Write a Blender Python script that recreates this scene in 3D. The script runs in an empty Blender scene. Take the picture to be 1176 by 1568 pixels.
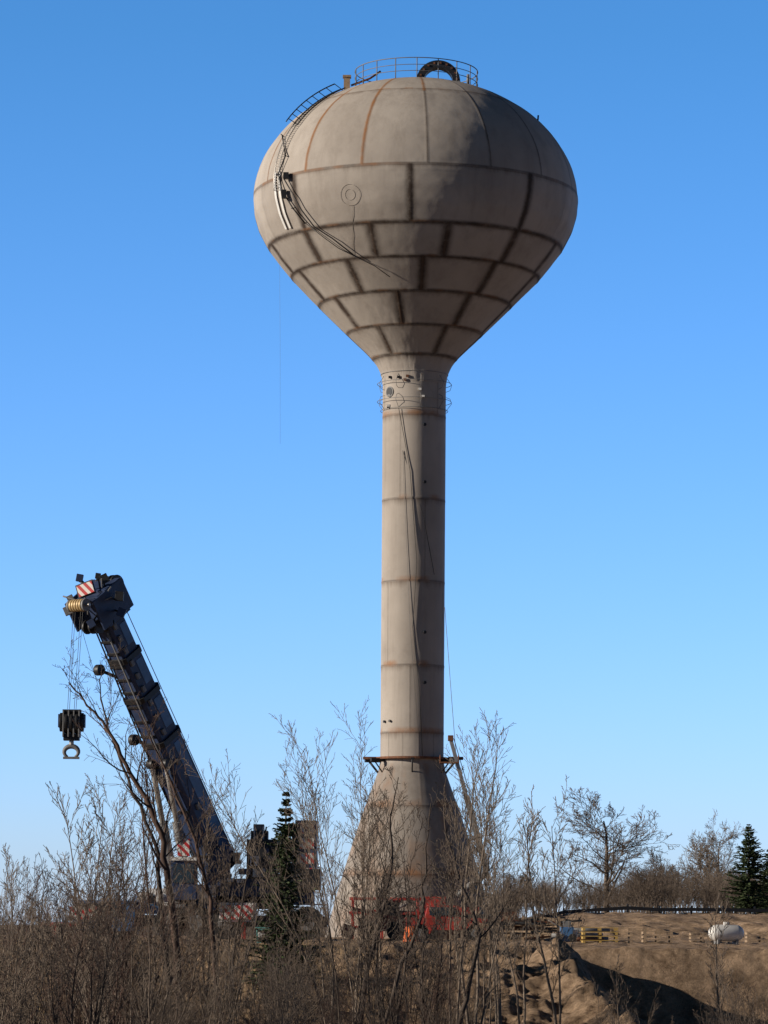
import bpy, math, random
import numpy as np
from mathutils import Vector, Matrix, Quaternion
from mathutils.bvhtree import BVHTree
random.seed(7); rs=np.random.RandomState(7)
scene=bpy.context.scene
col=scene.collection
scene.view_settings.view_transform='Standard'
scene.view_settings.look='None'
scene.view_settings.exposure=0

# ------------------------------------------------------------------ camera
EYE=0.55; F=5400.0
cam_d=bpy.data.cameras.new('camera'); cam=bpy.data.objects.new('camera',cam_d); col.objects.link(cam)
cam_d.sensor_fit='VERTICAL'; cam_d.sensor_height=36; cam_d.lens=36*F/1568
cam_d.clip_start=0.5; cam_d.clip_end=20000
MC=(Matrix.Rotation(math.radians(90)+math.atan(636/F),3,'X') @ Matrix.Rotation(math.radians(0.43),3,'Z'))
cam.matrix_world=Matrix.Translation((0,0,EYE))@MC.to_4x4()
scene.camera=cam
CAM=Vector((0,0,EYE))
def ray(px,py): return (MC@Vector(((px-588)/F,-(py-784)/F,-1))).normalized()
def W(px,py,D):
    d=ray(px,py); return CAM+d*(D/d.y)

# ------------------------------------------------------------------ light
SUN_EL=math.radians(17); SUN_AZ=math.radians(15)
S=Vector((-math.cos(SUN_AZ)*math.cos(SUN_EL),-math.sin(SUN_AZ)*math.cos(SUN_EL),math.sin(SUN_EL)))
sl=bpy.data.lights.new('sun','SUN'); so=bpy.data.objects.new('sun',sl); col.objects.link(so)
sl.energy=5.0; sl.angle=math.radians(0.5); sl.color=(1.0,0.885,0.745)
so.rotation_mode='QUATERNION'; so.rotation_quaternion=S.to_track_quat('Z','Y'); so.location=(-60,40,60)
w=bpy.data.worlds.new('World'); scene.world=w; w.use_nodes=True
nt=w.node_tree; nt.nodes.clear()
sky=nt.nodes.new('ShaderNodeTexSky'); sky.sky_type='NISHITA'; sky.sun_disc=False
sky.sun_elevation=SUN_EL; sky.sun_rotation=math.atan2(S.x,S.y)
sky.air_density=1.0; sky.dust_density=0.3; sky.ozone_density=2.5; sky.altitude=100
bg=nt.nodes.new('ShaderNodeBackground'); bg.inputs[1].default_value=0.13
wo=nt.nodes.new('ShaderNodeOutputWorld')
# colour-grade the atmosphere by elevation (clear cold winter air; added dimming above, beside and behind the view deepens shadows)
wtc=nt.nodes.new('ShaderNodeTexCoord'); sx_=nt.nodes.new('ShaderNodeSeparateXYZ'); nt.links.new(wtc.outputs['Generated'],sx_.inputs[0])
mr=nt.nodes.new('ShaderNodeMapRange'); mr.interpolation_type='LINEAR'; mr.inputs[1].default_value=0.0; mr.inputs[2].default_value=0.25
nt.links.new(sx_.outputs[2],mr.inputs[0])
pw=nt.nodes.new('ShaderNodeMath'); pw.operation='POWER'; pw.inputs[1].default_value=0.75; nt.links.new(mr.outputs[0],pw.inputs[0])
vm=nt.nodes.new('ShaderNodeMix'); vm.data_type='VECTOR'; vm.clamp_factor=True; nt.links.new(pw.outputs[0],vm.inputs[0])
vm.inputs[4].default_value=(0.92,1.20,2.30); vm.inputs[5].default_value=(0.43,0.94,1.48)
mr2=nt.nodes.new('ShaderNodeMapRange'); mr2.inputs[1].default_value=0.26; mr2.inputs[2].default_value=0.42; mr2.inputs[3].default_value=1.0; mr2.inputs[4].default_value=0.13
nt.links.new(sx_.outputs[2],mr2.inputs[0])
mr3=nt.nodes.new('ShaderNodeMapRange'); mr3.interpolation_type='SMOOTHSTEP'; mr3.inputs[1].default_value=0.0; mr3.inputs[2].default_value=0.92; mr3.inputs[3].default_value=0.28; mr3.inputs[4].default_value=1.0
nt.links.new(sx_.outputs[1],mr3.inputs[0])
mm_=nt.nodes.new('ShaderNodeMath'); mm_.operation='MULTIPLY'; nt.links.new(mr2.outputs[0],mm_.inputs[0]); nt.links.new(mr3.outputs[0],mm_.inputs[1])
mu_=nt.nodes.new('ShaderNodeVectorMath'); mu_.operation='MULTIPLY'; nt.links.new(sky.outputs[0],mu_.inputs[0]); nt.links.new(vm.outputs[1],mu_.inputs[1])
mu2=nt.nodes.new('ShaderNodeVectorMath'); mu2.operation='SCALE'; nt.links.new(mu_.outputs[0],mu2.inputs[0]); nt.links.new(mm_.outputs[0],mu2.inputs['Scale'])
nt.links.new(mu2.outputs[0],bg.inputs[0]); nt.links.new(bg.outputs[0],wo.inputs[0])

# ------------------------------------------------------------------ materials
def newmat(name):
    m=bpy.data.materials.new(name); m.use_nodes=True
    n=m.node_tree.nodes; l=m.node_tree.links
    return m,n,l,n['Principled BSDF']
def mat(name,c,rough=0.7,metal=0.0,var=0.25,scale=6.0,c2=None,bump=0.0):
    m,n,l,b=newmat(name)
    tc=n.new('ShaderNodeTexCoord'); nz=n.new('ShaderNodeTexNoise'); nz.inputs['Scale'].default_value=scale; nz.inputs['Detail'].default_value=6
    nz.inputs['Roughness'].default_value=0.65
    l.new(tc.outputs['Object'],nz.inputs['Vector'])
    cr=n.new('ShaderNodeValToRGB'); cr.color_ramp.elements[0].position=0.32; cr.color_ramp.elements[1].position=0.68
    if c2 is None: c2=tuple(x*(1-var) for x in c); c=tuple(min(1,x*(1+var*0.6)) for x in c)
    cr.color_ramp.elements[0].color=(*c2,1); cr.color_ramp.elements[1].color=(*c,1)
    l.new(nz.outputs[0],cr.inputs[0]); l.new(cr.outputs[0],b.inputs['Base Color'])
    b.inputs['Roughness'].default_value=rough; b.inputs['Metallic'].default_value=metal
    if bump>0:
        bp=n.new('ShaderNodeBump'); bp.inputs['Strength'].default_value=bump; bp.inputs['Distance'].default_value=0.05
        l.new(nz.outputs[0],bp.inputs['Height']); l.new(bp.outputs[0],b.inputs['Normal'])
    return m
def stripes(name,ca,cb,k,dirv=(1,0,1)):
    m,n,l,b=newmat(name)
    tc=n.new('ShaderNodeTexCoord'); dp=n.new('ShaderNodeVectorMath'); dp.operation='DOT_PRODUCT'; dp.inputs[1].default_value=dirv
    l.new(tc.outputs['Object'],dp.inputs[0])
    mu=n.new('ShaderNodeMath'); mu.operation='MULTIPLY'; mu.inputs[1].default_value=k; l.new(dp.outputs['Value'],mu.inputs[0])
    fr=n.new('ShaderNodeMath'); fr.operation='FRACT'; l.new(mu.outputs[0],fr.inputs[0])
    gt=n.new('ShaderNodeMath'); gt.operation='GREATER_THAN'; gt.inputs[1].default_value=0.5; l.new(fr.outputs[0],gt.inputs[0])
    mx=n.new('ShaderNodeMix'); mx.data_type='RGBA'; l.new(gt.outputs[0],mx.inputs[0])
    mx.inputs[6].default_value=(*ca,1); mx.inputs[7].default_value=(*cb,1); l.new(mx.outputs[2],b.inputs['Base Color'])
    b.inputs['Roughness'].default_value=0.5
    return m
M={}
M['bark_pale']=mat('bark_pale',(0.27,0.215,0.165),0.9,c2=(0.135,0.105,0.083),scale=3)
M['bark_mid']=mat('bark_mid',(0.19,0.145,0.11),0.9,c2=(0.095,0.072,0.056),scale=3)
M['bark_dark']=mat('bark_dark',(0.10,0.075,0.059),0.9,c2=(0.048,0.036,0.03),scale=3)
M['bark_red']=mat('bark_red',(0.13,0.078,0.057),0.9,c2=(0.055,0.035,0.028),scale=3)
M['navy']=mat('crane_navy_paint',(0.030,0.050,0.115),0.5,scale=2,var=0.35)
M['blue']=mat('crane_blue_paint',(0.075,0.17,0.34),0.4,scale=2,var=0.3)
M['black']=mat('black_steel',(0.018,0.018,0.02),0.5)
M['steel']=mat('bare_steel',(0.45,0.43,0.40),0.4,0.6)
M['grey']=mat('grey_steel',(0.20,0.20,0.20),0.6)
M['white']=mat('white_paint',(0.75,0.74,0.71),0.5,var=0.12)
M['red']=mat('red_paint',(0.42,0.05,0.035),0.5,scale=3,var=0.45)
M['orange']=mat('orange_tarp',(0.85,0.17,0.03),0.6,var=0.15)
M['gold']=mat('brass_sheave',(0.50,0.36,0.18),0.5,0.2)
M['tyre']=mat('tyre_rubber',(0.025,0.024,0.023),0.85)
M['glass']=mat('dark_glass',(0.03,0.05,0.07),0.1)
M['teal']=mat('teal_paint',(0.10,0.36,0.33),0.6)
M['yellow']=mat('yellow_timber',(0.50,0.33,0.09),0.8,scale=9)
M['timber']=mat('weathered_timber',(0.36,0.26,0.17),0.85,scale=9)
M['rust']=mat('rusty_steel',(0.25,0.10,0.045),0.85,c2=(0.09,0.04,0.025),scale=5)
M['hazard']=stripes('red_white_hazard',(0.5,0.03,0.03),(0.75,0.72,0.68),3.0)
M['needles']=mat('spruce_needles',(0.06,0.09,0.028),0.8,c2=(0.022,0.038,0.012),scale=2.5)
M['grass']=mat('dry_grass_straw',(0.36,0.26,0.145),0.9,c2=(0.16,0.11,0.06),scale=1.3)

# ------------------------------------------------------------------ mesh builders
def mesh_from_quads(name,V,Fq,mats,midx=None,smooth=False):
    V=np.asarray(V,dtype=np.float32); Fq=np.asarray(Fq,dtype=np.int32)
    me=bpy.data.meshes.new(name); me.vertices.add(len(V)); me.vertices.foreach_set('co',V.ravel())
    me.loops.add(Fq.size); me.loops.foreach_set('vertex_index',Fq.ravel())
    me.polygons.add(len(Fq)); me.polygons.foreach_set('loop_start',np.arange(0,Fq.size,4,dtype=np.int32))
    me.polygons.foreach_set('loop_total',np.full(len(Fq),4,dtype=np.int32))
    if midx is not None: me.polygons.foreach_set('material_index',np.asarray(midx,dtype=np.int32))
    me.polygons.foreach_set('use_smooth',np.full(len(Fq),smooth,dtype=bool))
    for m in mats: me.materials.append(m)
    me.update(calc_edges=True); me.validate()
    ob=bpy.data.objects.new(name,me); col.objects.link(ob); return ob

class MB:
    def __init__(s): s.V=[]; s.F=[]; s.M=[]; s.names=[]; s.S=[]
    def mi(s,m):
        if m not in s.names: s.names.append(m)
        return s.names.index(m)
    def poly(s,pts,faces,m,smooth=False):
        o=len(s.V); s.V+= [tuple(p) for p in pts]
        for f in faces: s.F.append(tuple(o+i for i in f)); s.M.append(s.mi(m)); s.S.append(smooth)
    def box(s,c,size,m,R=None,taper=1.0):
        c=Vector(c); pts=[]
        for z in (-.5,.5):
            for x,y in ((-.5,-.5),(.5,-.5),(.5,.5),(-.5,.5)):
                k=taper if z>0 else 1
                v=Vector((x*size[0]*k,y*size[1]*k,z*size[2]))
                if R is not None: v=R@v
                pts.append(c+v)
        s.poly(pts,[(0,3,2,1),(4,5,6,7),(0,1,5,4),(1,2,6,5),(2,3,7,6),(3,0,4,7)],m)
    def tube(s,pts,rads,m,n=8,smooth=True,caps=True):
        pts=[Vector(p) for p in pts]
        if not hasattr(rads,'__len__'): rads=[rads]*len(pts)
        o=len(s.V); u=None
        for i,p in enumerate(pts):
            t=(pts[min(i+1,len(pts)-1)]-pts[max(i-1,0)]).normalized()
            if u is None: u=t.orthogonal().normalized()
            else:
                u=(u-t*u.dot(t)); u=u.normalized() if u.length>1e-5 else t.orthogonal().normalized()
            v=t.cross(u)
            for k in range(n):
                a=2*math.pi*k/n; s.V.append(tuple(p+(u*math.cos(a)+v*math.sin(a))*rads[i]))
        mi=s.mi(m)
        for i in range(len(pts)-1):
            for k in range(n):
                s.F.append((o+i*n+k,o+i*n+(k+1)%n,o+(i+1)*n+(k+1)%n,o+(i+1)*n+k)); s.M.append(mi); s.S.append(smooth)
        if caps:
            s.F.append(tuple(o+k for k in range(n))[::-1]); s.M.append(mi); s.S.append(False)
            s.F.append(tuple(o+(len(pts)-1)*n+k for k in range(n))); s.M.append(mi); s.S.append(False)
    def prism(s,sec,p0,p1,ux,uy,m,k1=1.0):
        n=len(sec); pts=[p0+ux*a+uy*b for a,b in sec]+[p1+ux*a*k1+uy*b*k1 for a,b in sec]
        f=[(i,(i+1)%n,n+(i+1)%n,n+i) for i in range(n)]+[tuple(range(n))[::-1],tuple(range(n,2*n))]
        s.poly(pts,f,m)
    def build(s,name,parent=None,bevel=0):
        me=bpy.data.meshes.new(name); me.from_pydata(s.V,[],s.F)
        for nm in s.names: me.materials.append(M[nm])
        me.polygons.foreach_set('material_index',s.M); me.polygons.foreach_set('use_smooth',s.S)
        me.update()
        import bmesh
        bm=bmesh.new(); bm.from_mesh(me); bmesh.ops.recalc_face_normals(bm,faces=bm.faces); bm.to_mesh(me); bm.free()
        ob=bpy.data.objects.new(name,me); col.objects.link(ob)
        if parent: ob.parent=parent
        if bevel:
            b=ob.modifiers.new('bevel','BEVEL'); b.width=bevel; b.segments=2; b.limit_method='ANGLE'; b.angle_limit=math.radians(50)
        return ob

# ------------------------------------------------------------------ noise + terrain
def vn(x,y,seed=0):
    x=np.asarray(x,float); y=np.asarray(y,float)
    xi=np.floor(x); yi=np.floor(y); xf=x-xi; yf=y-yi
    def h(a,b):
        t=np.sin(a*127.1+b*311.7+seed*74.7)*43758.5453; return t-np.floor(t)
    u=xf*xf*(3-2*xf); v=yf*yf*(3-2*yf)
    return (h(xi,yi)*(1-u)+h(xi+1,yi)*u)*(1-v)+(h(xi,yi+1)*(1-u)+h(xi+1,yi+1)*u)*v-0.5
def fbm(x,y,o=4,seed=0):
    t=0; a=1
    for i in range(o): t=t+a*vn(x,y,seed+i); x=x*2.03+3.1; y=y*2.03+1.7; a*=0.5
    return t
def sst(a,b,x):
    t=np.clip((x-a)/(b-a),0,1); return t*t*(3-2*t)
def terrain(x,y):
    x=np.asarray(x,float); y=np.asarray(y,float)
    z=np.interp(y,[-50,30,80,95,108,117,121,126],[-1.0,-1.0,-3.4,-3.3,-1.75,-0.5,-0.08,0.0])
    bank=sst(92,97,y)*(1-sst(120,124,y))
    z=z+bank*(fbm(x*0.3,y*0.3,3,3)*0.7 -0.18*np.abs(fbm(x*1.3,y*0.35,3,9)) + 0.28*fbm(x*2.4,y*1.8,5,31))
    edge=5.9+(120-y)*0.075+0.5*fbm(y*0.3,x*0,2,5)
    pit=sst(edge,edge+2.2,x)*sst(90,96,y)*(1-sst(120.6,122.2,y))
    z=z-pit*(2.6+0.22*np.clip(x-edge,0,9))
    lip=np.exp(-((x-edge+0.4)/0.6)**2)*sst(96,102,y)*(1-sst(117,121,y)); z=z+0.6*lip*(0.6+fbm(x,y,3,1))
    r=sst(4.0,9.5,x)
    z=z+r*1.25*sst(149,163,y)
    m=sst(8,11,x)*np.exp(-((y-152)/4.0)**2); z=z+m*(0.25+0.5*fbm(x*0.7,y*0.4,4,12))
    pad=sst(120,126,y)*(1-sst(170,240,y))
    z=z+pad*0.16*fbm(x*1.1,y*0.6,4,21)
    return z
def tz(x,y): return float(terrain(x,y))
def axis(lo,hi,fine,far,n):
    a=np.arange(lo,hi,fine); g=np.geomspace(1,far,n)
    return np.concatenate([lo-g[::-1],a,hi+g])
gx=axis(-19,21,0.10,7000,46); gy=np.concatenate([-np.geomspace(1,600,12)[::-1],np.arange(0,90,2.0),np.arange(90,126,0.13),np.arange(126,172,0.35),172+np.geomspace(1,9000,50)])
X,Y=np.meshgrid(gx,gy); Z=terrain(X,Y)
nx=len(gx); ny=len(gy)
i=np.arange(ny-1)[:,None]*nx+np.arange(nx-1)[None,:]
Q=np.stack([i,i+1,i+nx+1,i+nx],-1).reshape(-1,4)
m,n,l,b=newmat('sandy_ground')
at=n.new('ShaderNodeAttribute'); at.attribute_name='sand'
tc=n.new('ShaderNodeTexCoord')
def noise(sc,det=6,ro=0.6,src=None,vec=(1,1,1)):
    mp=n.new('ShaderNodeMapping'); mp.inputs['Scale'].default_value=vec; l.new(tc.outputs['Object'],mp.inputs[0])
    z_=n.new('ShaderNodeTexNoise'); z_.inputs['Scale'].default_value=sc; z_.inputs['Detail'].default_value=det; z_.inputs['Roughness'].default_value=ro
    l.new(mp.outputs[0],z_.inputs['Vector']); return z_.outputs[0]
def ramp(src,p0,c0,p1,c1):
    r=n.new('ShaderNodeValToRGB'); r.color_ramp.elements[0].position=p0; r.color_ramp.elements[1].position=p1
    r.color_ramp.elements[0].color=(*c0,1); r.color_ramp.elements[1].color=(*c1,1); l.new(src,r.inputs[0]); return r.outputs[0]
def mixc(f,a,bb,mode='MIX'):
    x=n.new('ShaderNodeMix'); x.data_type='RGBA'; x.blend_type=mode
    if isinstance(f,float): x.inputs[0].default_value=f
    else: l.new(f,x.inputs[0])
    for s_,v in ((6,a),(7,bb)):
        if isinstance(v,tuple): x.inputs[s_].default_value=(*v,1)
        else: l.new(v,x.inputs[s_])
    return x.outputs[2]
sandc=ramp(noise(1.3,9,.8),0.38,(0.20,0.135,0.085),0.62,(0.62,0.445,0.30))
sandc=mixc(ramp(noise(0.5,6,.7),0.5,(0,0,0),0.65,(.6,.6,.6)),sandc,(0.20,0.145,0.10))
grassc=ramp(noise(2.5,8,.7),0.3,(0.085,0.06,0.038),0.7,(0.24,0.17,0.105))
ad=n.new('ShaderNodeMath'); ad.operation='ADD'; l.new(at.outputs['Fac'],ad.inputs[0]); nz=noise(1.2,6,.7)
su=n.new('ShaderNodeMath'); su.operation='SUBTRACT'; l.new(nz,su.inputs[0]); su.inputs[1].default_value=0.5; l.new(su.outputs[0],ad.inputs[1])
f=ramp(ad.outputs[0],0.42,(0,0,0),0.58,(1,1,1))
l.new(mixc(f,grassc,sandc),b.inputs['Base Color']); b.inputs['Roughness'].default_value=0.95; b.inputs['Specular IOR Level'].default_value=0.15
b.inputs['Diffuse Roughness'].default_value=0.6
bp=n.new('ShaderNodeBump'); bp.inputs['Strength'].default_value=1.0; bp.inputs['Distance'].default_value=0.16; l.new(noise(4,10,.85),bp.inputs['Height']); l.new(bp.outputs[0],b.inputs['Normal'])
g=mesh_from_quads('ground',np.stack([X,Y,Z],-1).reshape(-1,3),Q,[m],smooth=True)
sand=(sst(-6.0,-2.0,X+2*fbm(X*.2,Y*.2,3,8))*sst(96,101,Y)*(1-sst(172,178,Y)))+0.58*sst(104,112,Y)*(1-sst(175,200,Y))+.2*(sst(124,128,Y)*(1-sst(175,200,Y)))
sand=np.clip(sand,0,1)
a=g.data.attributes.new('sand','FLOAT','POINT'); a.data.foreach_set('value',sand.ravel().astype(np.float32))

# ------------------------------------------------------------------ WATER TOWER
TD=166.0
PXM=31.95
AX=W(636,312,TD).x*0.5+W(631.5,1100,TD).x*0.5
def zy(y): return W(636.5-(y-312)*0.0075,y,TD).z
def zh(h): return zy(312-0.978*h)
prof=[]
for k in range(0,120):
    th=math.pi/2*(1-k/119.0)
    h=189*math.sin(th); r=248*math.cos(th); prof.append((h,max(r,0.5)))
lo_h=[0,-20,-45,-73,-95,-118,-162,-206,-238,-252,-268,-285]
lo_r=[248,246,238.5,224,208,189,146.5,103,70,58,50.5,48]
hs=np.linspace(0,-285,170)[1:]
rr=np.interp(hs,lo_h[::-1],lo_r[::-1])
ker=np.ones(7)/7; rp=np.convolve(np.pad(rr,3,mode='edge'),ker,'valid')
for h_,r_ in zip(hs,rp): prof.append((h_,r_))
P=np.array(prof)
zs=np.array([zh(h) for h in P[:,0]]); rsx=P[:,1]/PXM
NA=720
az=np.linspace(-math.pi,math.pi,NA,endpoint=False)
hseams=[(142,1.3,.5),(9,2.2,.8),(-73,4.2,.95),(-118,3.8,.95),(-162,3.8,.95),(-206,3.3,.9),(-245,3.5,.9)]
bands=[(189,142,22.5,3.4,1.4,.5),(142,9,22.5,3.4,1.9,.75),(9,-73,22.5,-2.3,7,1),(-73,-118,30,-18,9,1),(-118,-162,36,3,8.5,1),(-162,-206,45,-11,8,1),(-206,-245,60,-33,6.5,.95),(-245,-290,360,180,3,.0)]
H=P[:,0][:,None]*np.ones(NA)[None,:]; R=P[:,1][:,None]*np.ones(NA)[None,:]; A=np.degrees(az)[None,:]*np.ones(len(P))[:,None]
seam=np.zeros_like(H); core=np.zeros_like(H); rust=np.zeros_like(H); tint=np.zeros_like(H)
drip=np.zeros_like(H)
for hh,sg,am in hseams:
    k=np.argmin(abs(P[:,0]-hh)); k=min(max(k,1),len(P)-2)
    sl_=math.hypot(P[k+1,0]-P[k-1,0],P[k+1,1]-P[k-1,1])/max(abs(P[k+1,0]-P[k-1,0]),1e-3)
    d=np.abs(H-hh)*sl_
    seam=np.maximum(seam,am*np.exp(-(d/sg)**2)); core=np.maximum(core,np.exp(-(d/1.5)**2))
    below=np.where(H<hh,np.exp(-(hh-H)/14.0),0); drip=np.maximum(drip,below)
    if hh>0: rust=np.maximum(rust,0.75*np.exp(-(np.abs(H-hh)*sl_/2.0)**2)*np.clip(2.2*vn(A*0.25,H*0+hh,4)+0.5,0,1)*(1.25-0.75*sst(-10,30,A)))
    else: rust=np.maximum(rust,0.5*np.exp(-(np.abs(H-hh-1)*sl_/2.2)**2)*np.clip(2.2*vn(A*0.15,H*0+hh,4)+0.3,0,1))
for bi,(h1,h0,sp,off,sg,am) in enumerate(bands):
    inb=(H<=h1)&(H>h0)
    q=(A-off)/sp; near=np.round(q); d=np.abs(q-near)*sp*math.pi/180*R
    wgt=1.0
    if bi==2: wgt=np.where((near%2)==0,1.0,0.18)
    s_=am*np.exp(-(d/sg)**2)*wgt
    seam=np.where(inb,np.maximum(seam,s_),seam); core=np.where(inb,np.maximum(core,np.exp(-(d/1.5)**2)*wgt),core)
    if bi<2:
        rv=np.exp(-(d/3.0)**2)*np.where(np.isin(near,[-1,-2]),1.0,np.where(near==0,0.8*(H>135),np.where(near==-3,.7,0.15)))
        rust=np.where(inb,np.maximum(rust,rv),rust)
    elif bi>2:
        rust=np.where(inb,np.maximum(rust,.2*np.exp(-(d/3)**2)),rust)
    pid=np.floor(q); hsh=np.sin(pid*12.9+bi*78.2)*43758.5; hsh=hsh-np.floor(hsh)
    tint=np.where(inb,hsh,tint)
rad=R/PXM + core*0.018 + fbm(A/9,H/30,3,2)*0.03
AR=np.radians(A)
TX=AX+rad*np.sin(AR); TY=TD-rad*np.cos(AR); TZ=zs[:,None]*np.ones(NA)[None,:]

m,n,l,b=newmat('weathered_tank_paint')
tc=n.new('ShaderNodeTexCoord')
def attr(nm):
    a_=n.new('ShaderNodeAttribute'); a_.attribute_name=nm; return a_.outputs['Fac']
def mth(op,a_,b_):
    x=n.new('ShaderNodeMath'); x.operation=op
    for k_,v in ((0,a_),(1,b_)):
        if isinstance(v,(int,float)): x.inputs[k_].default_value=v
        else: l.new(v,x.inputs[k_])
    return x.outputs[0]
base=ramp(noise(0.35,6,.6),0.3,(0.41,0.365,0.32),0.7,(0.53,0.48,0.425))
base=mixc(ramp(attr('tint'),0,(0,0,0),1,(.25,.25,.25)),base,(0.22,0.19,0.17))
streak=ramp(noise(1.3,7,.75,vec=(1,1,0.06)),0.48,(0,0,0),0.74,(0.42,0.42,0.42))
base=mixc(streak,base,(0.22,0.18,0.15))
blot=ramp(noise(0.8,8,.75),0.54,(0,0,0),0.76,(.3,.3,.3)); base=mixc(blot,base,(0.22,0.18,0.155))
sp=ramp(noise(3.5,8,.8),0.66,(0,0,0),0.74,(.35,.35,.35)); base=mixc(sp,base,(0.60,0.55,0.49))
rstk=ramp(noise(2.2,8,.8,vec=(1,1,0.15)),0.66,(0,0,0),0.80,(.45,.45,.45)); base=mixc(rstk,base,(0.28,0.16,0.085))
dr=mth('MULTIPLY',attr('drip'),noise(1.6,8,.8,vec=(1,1,0.05))); base=mixc(ramp(dr,0.28,(0,0,0),0.6,(.8,.8,.8)),base,(0.13,0.09,0.065))
sn=mth('MULTIPLY',attr('seam'),mth('ADD',0.08,mth('MULTIPLY',noise(1.0,9,.85),1.75)))
base=mixc(ramp(sn,0.10,(0,0,0),0.92,(.95,.95,.95)),base,(0.05,0.034,0.026))
rn=mth('MULTIPLY',attr('rust'),mth('ADD',-0.45,mth('MULTIPLY',noise(1.5,9,.85),2.4)))
base=mixc(ramp(rn,0.10,(0,0,0),0.8,(.9,.9,.9)),base,(0.34,0.155,0.06))
l.new(base,b.inputs['Base Color']); b.inputs['Roughness'].default_value=0.7
b.inputs['Specular IOR Level'].default_value=0.2
b.inputs['Diffuse Roughness'].default_value=0.3
bp=n.new('ShaderNodeBump'); bp.inputs['Strength'].default_value=0.3; bp.inputs['Distance'].default_value=0.04; l.new(noise(1.2,6,.6),bp.inputs['Height']); l.new(bp.outputs[0],b.inputs['Normal'])
M['tankpaint']=m

def revolve(name,TX,TY,TZ,attrs):
    nr,na=TX.shape
    i=np.arange(nr-1)[:,None]*na; k=np.arange(na)[None,:]; k2=(k+1)%na
    Q=np.stack([i+k,i+na+k,i+na+k2,i+k2],-1).reshape(-1,4)
    ob=mesh_from_quads(name,np.stack([TX,TY,TZ],-1).reshape(-1,3),Q,[m],smooth=True)
    for nm,arr in attrs.items():
        a=ob.data.attributes.new(nm,'FLOAT','POINT'); a.data.foreach_set('value',arr.ravel().astype(np.float32))
    return ob
tower=bpy.data.objects.new('water_tower',None); col.objects.link(tower)
tank=revolve('tank',TX,TY,TZ,{'seam':seam,'rust':rust,'tint':tint,'drip':drip}); tank.parent=tower
spy=np.concatenate([np.linspace(312+.978*284,1160,300),np.linspace(1162,1445,120)])
sr=np.interp(spy,[580,1165,1180,1200,1250,1300,1370,1440],[48.3,48.3,51,58,76,92,113,131])
PXs=np.interp(spy,[580,1160,1440],[32.1,32.45,32.5])
NB=240
azb=np.linspace(-math.pi,math.pi,NB,endpoint=False)
Hs=spy[:,None]*np.ones(NB)[None,:]; As=np.degrees(azb)[None,:]*np.ones(len(spy))[:,None]; Rs=(sr)[:,None]*np.ones(NB)[None,:]
seam2=np.zeros_like(Hs); rust2=np.zeros_like(Hs); core2=np.zeros_like(Hs); tint2=np.zeros_like(Hs); drip2=np.zeros_like(Hs)
ys=[572,640,768,893,1021,1123,1235,1340]
for k,yy in enumerate(ys):
    d=np.abs(Hs-yy); seam2=np.maximum(seam2,0.6*np.exp(-(d/1.8)**2)); core2=np.maximum(core2,np.exp(-(d/1.6)**2))
    rust2=np.maximum(rust2,0.75*np.exp(-(np.abs(Hs-yy+2.5)/5)**2)*np.clip(1.5*vn(As*.05,Hs*0+yy,6)+0.6,0,1))
    drip2=np.maximum(drip2,np.where(Hs>yy,np.exp(-(Hs-yy)/18.0),0))
band=np.searchsorted(ys,spy)
for bi in range(len(ys)+1):
    inb=(band[:,None]==bi)*np.ones(NB)[None,:]>0
    sp_=120 if bi<6 else 30
    q=(As-(bi*47%120))/sp_; d=np.abs(q-np.round(q))*sp_*math.pi/180*Rs
    seam2=np.where(inb,np.maximum(seam2,0.4*np.exp(-(d/1.6)**2)),seam2); core2=np.where(inb,np.maximum(core2,.6*np.exp(-(d/1.5)**2)),core2)
    hsh=np.sin(np.floor(q)*12.9+bi*78.2)*43758.5; hsh-=np.floor(hsh); tint2=np.where(inb,hsh,tint2)
rust2+= 0.45*(Hs>1170)*np.clip(fbm(As*.08,Hs*.03,4,3)+.4,0,1)
seam2=np.maximum(seam2,0.36*sst(1160,1180,Hs))
rads=Rs/PXs[:,None]+core2*0.012
zst=np.array([zy(y) for y in spy]); zst[-1]=-0.3
ARs=np.radians(As)
stem=revolve('stem_and_flared_base',AX+rads*np.sin(ARs),TD-rads*np.cos(ARs),zst[:,None]*np.ones(NB)[None,:],{'seam':seam2,'rust':np.clip(rust2,0,1),'tint':tint2,'drip':drip2}); stem.parent=tower
def bvh(ob):
    me=ob.data; return BVHTree.FromPolygons([v.co for v in me.vertices],[p.vertices for p in me.polygons])
B1=bvh(tank); B2=bvh(stem)
def cast(px,py,off=0.0):
    d=ray(px,py); best=None
    for B_ in (B1,B2):
        h=B_.ray_cast(CAM,d)
        if h[0] is not None and (best is None or h[3]<best[3]): best=h
    if best is None: return W(px,py,TD)
    nrm=best[1]; nrm=nrm if nrm.dot(d)<0 else -nrm
    return best[0]+nrm*off
def ring_pts(r,z,n=96,a0=-180,a1=180):
    return [Vector((AX+r*math.sin(math.radians(t)),TD-r*math.cos(math.radians(t)),z)) for t in np.linspace(a0,a1,n)]
def rh(h): return float(np.interp(-h,-P[:,0],P[:,1]))/PXM
def surf(h,a,off=0):
    r=rh(h)+off; return Vector((AX+r*math.sin(math.radians(a)),TD-r*math.cos(math.radians(a)),zh(h)+off*0.3*(h/189)))
mb=MB(); zb=zh(174.5); rR=2.95
for k,hgt in enumerate((0.35,0.65,0.98)):
    mb.tube(ring_pts(rR,zb+hgt,80),0.018 if k<2 else 0.024,'grey',6,caps=False)
for t in range(0,360,20):
    p=ring_pts(rR,zb-0.1,2,t,t)[0]; mb.tube([p,p+Vector((0,0,1.08))],0.024,'grey',6)
mb.build('roof_railing',tower)
mb=MB(); c=Vector((AX+1.05,TD,zh(186))); ro,ri=1.05,0.70; N=28; pts=[]; fs=[]
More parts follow.
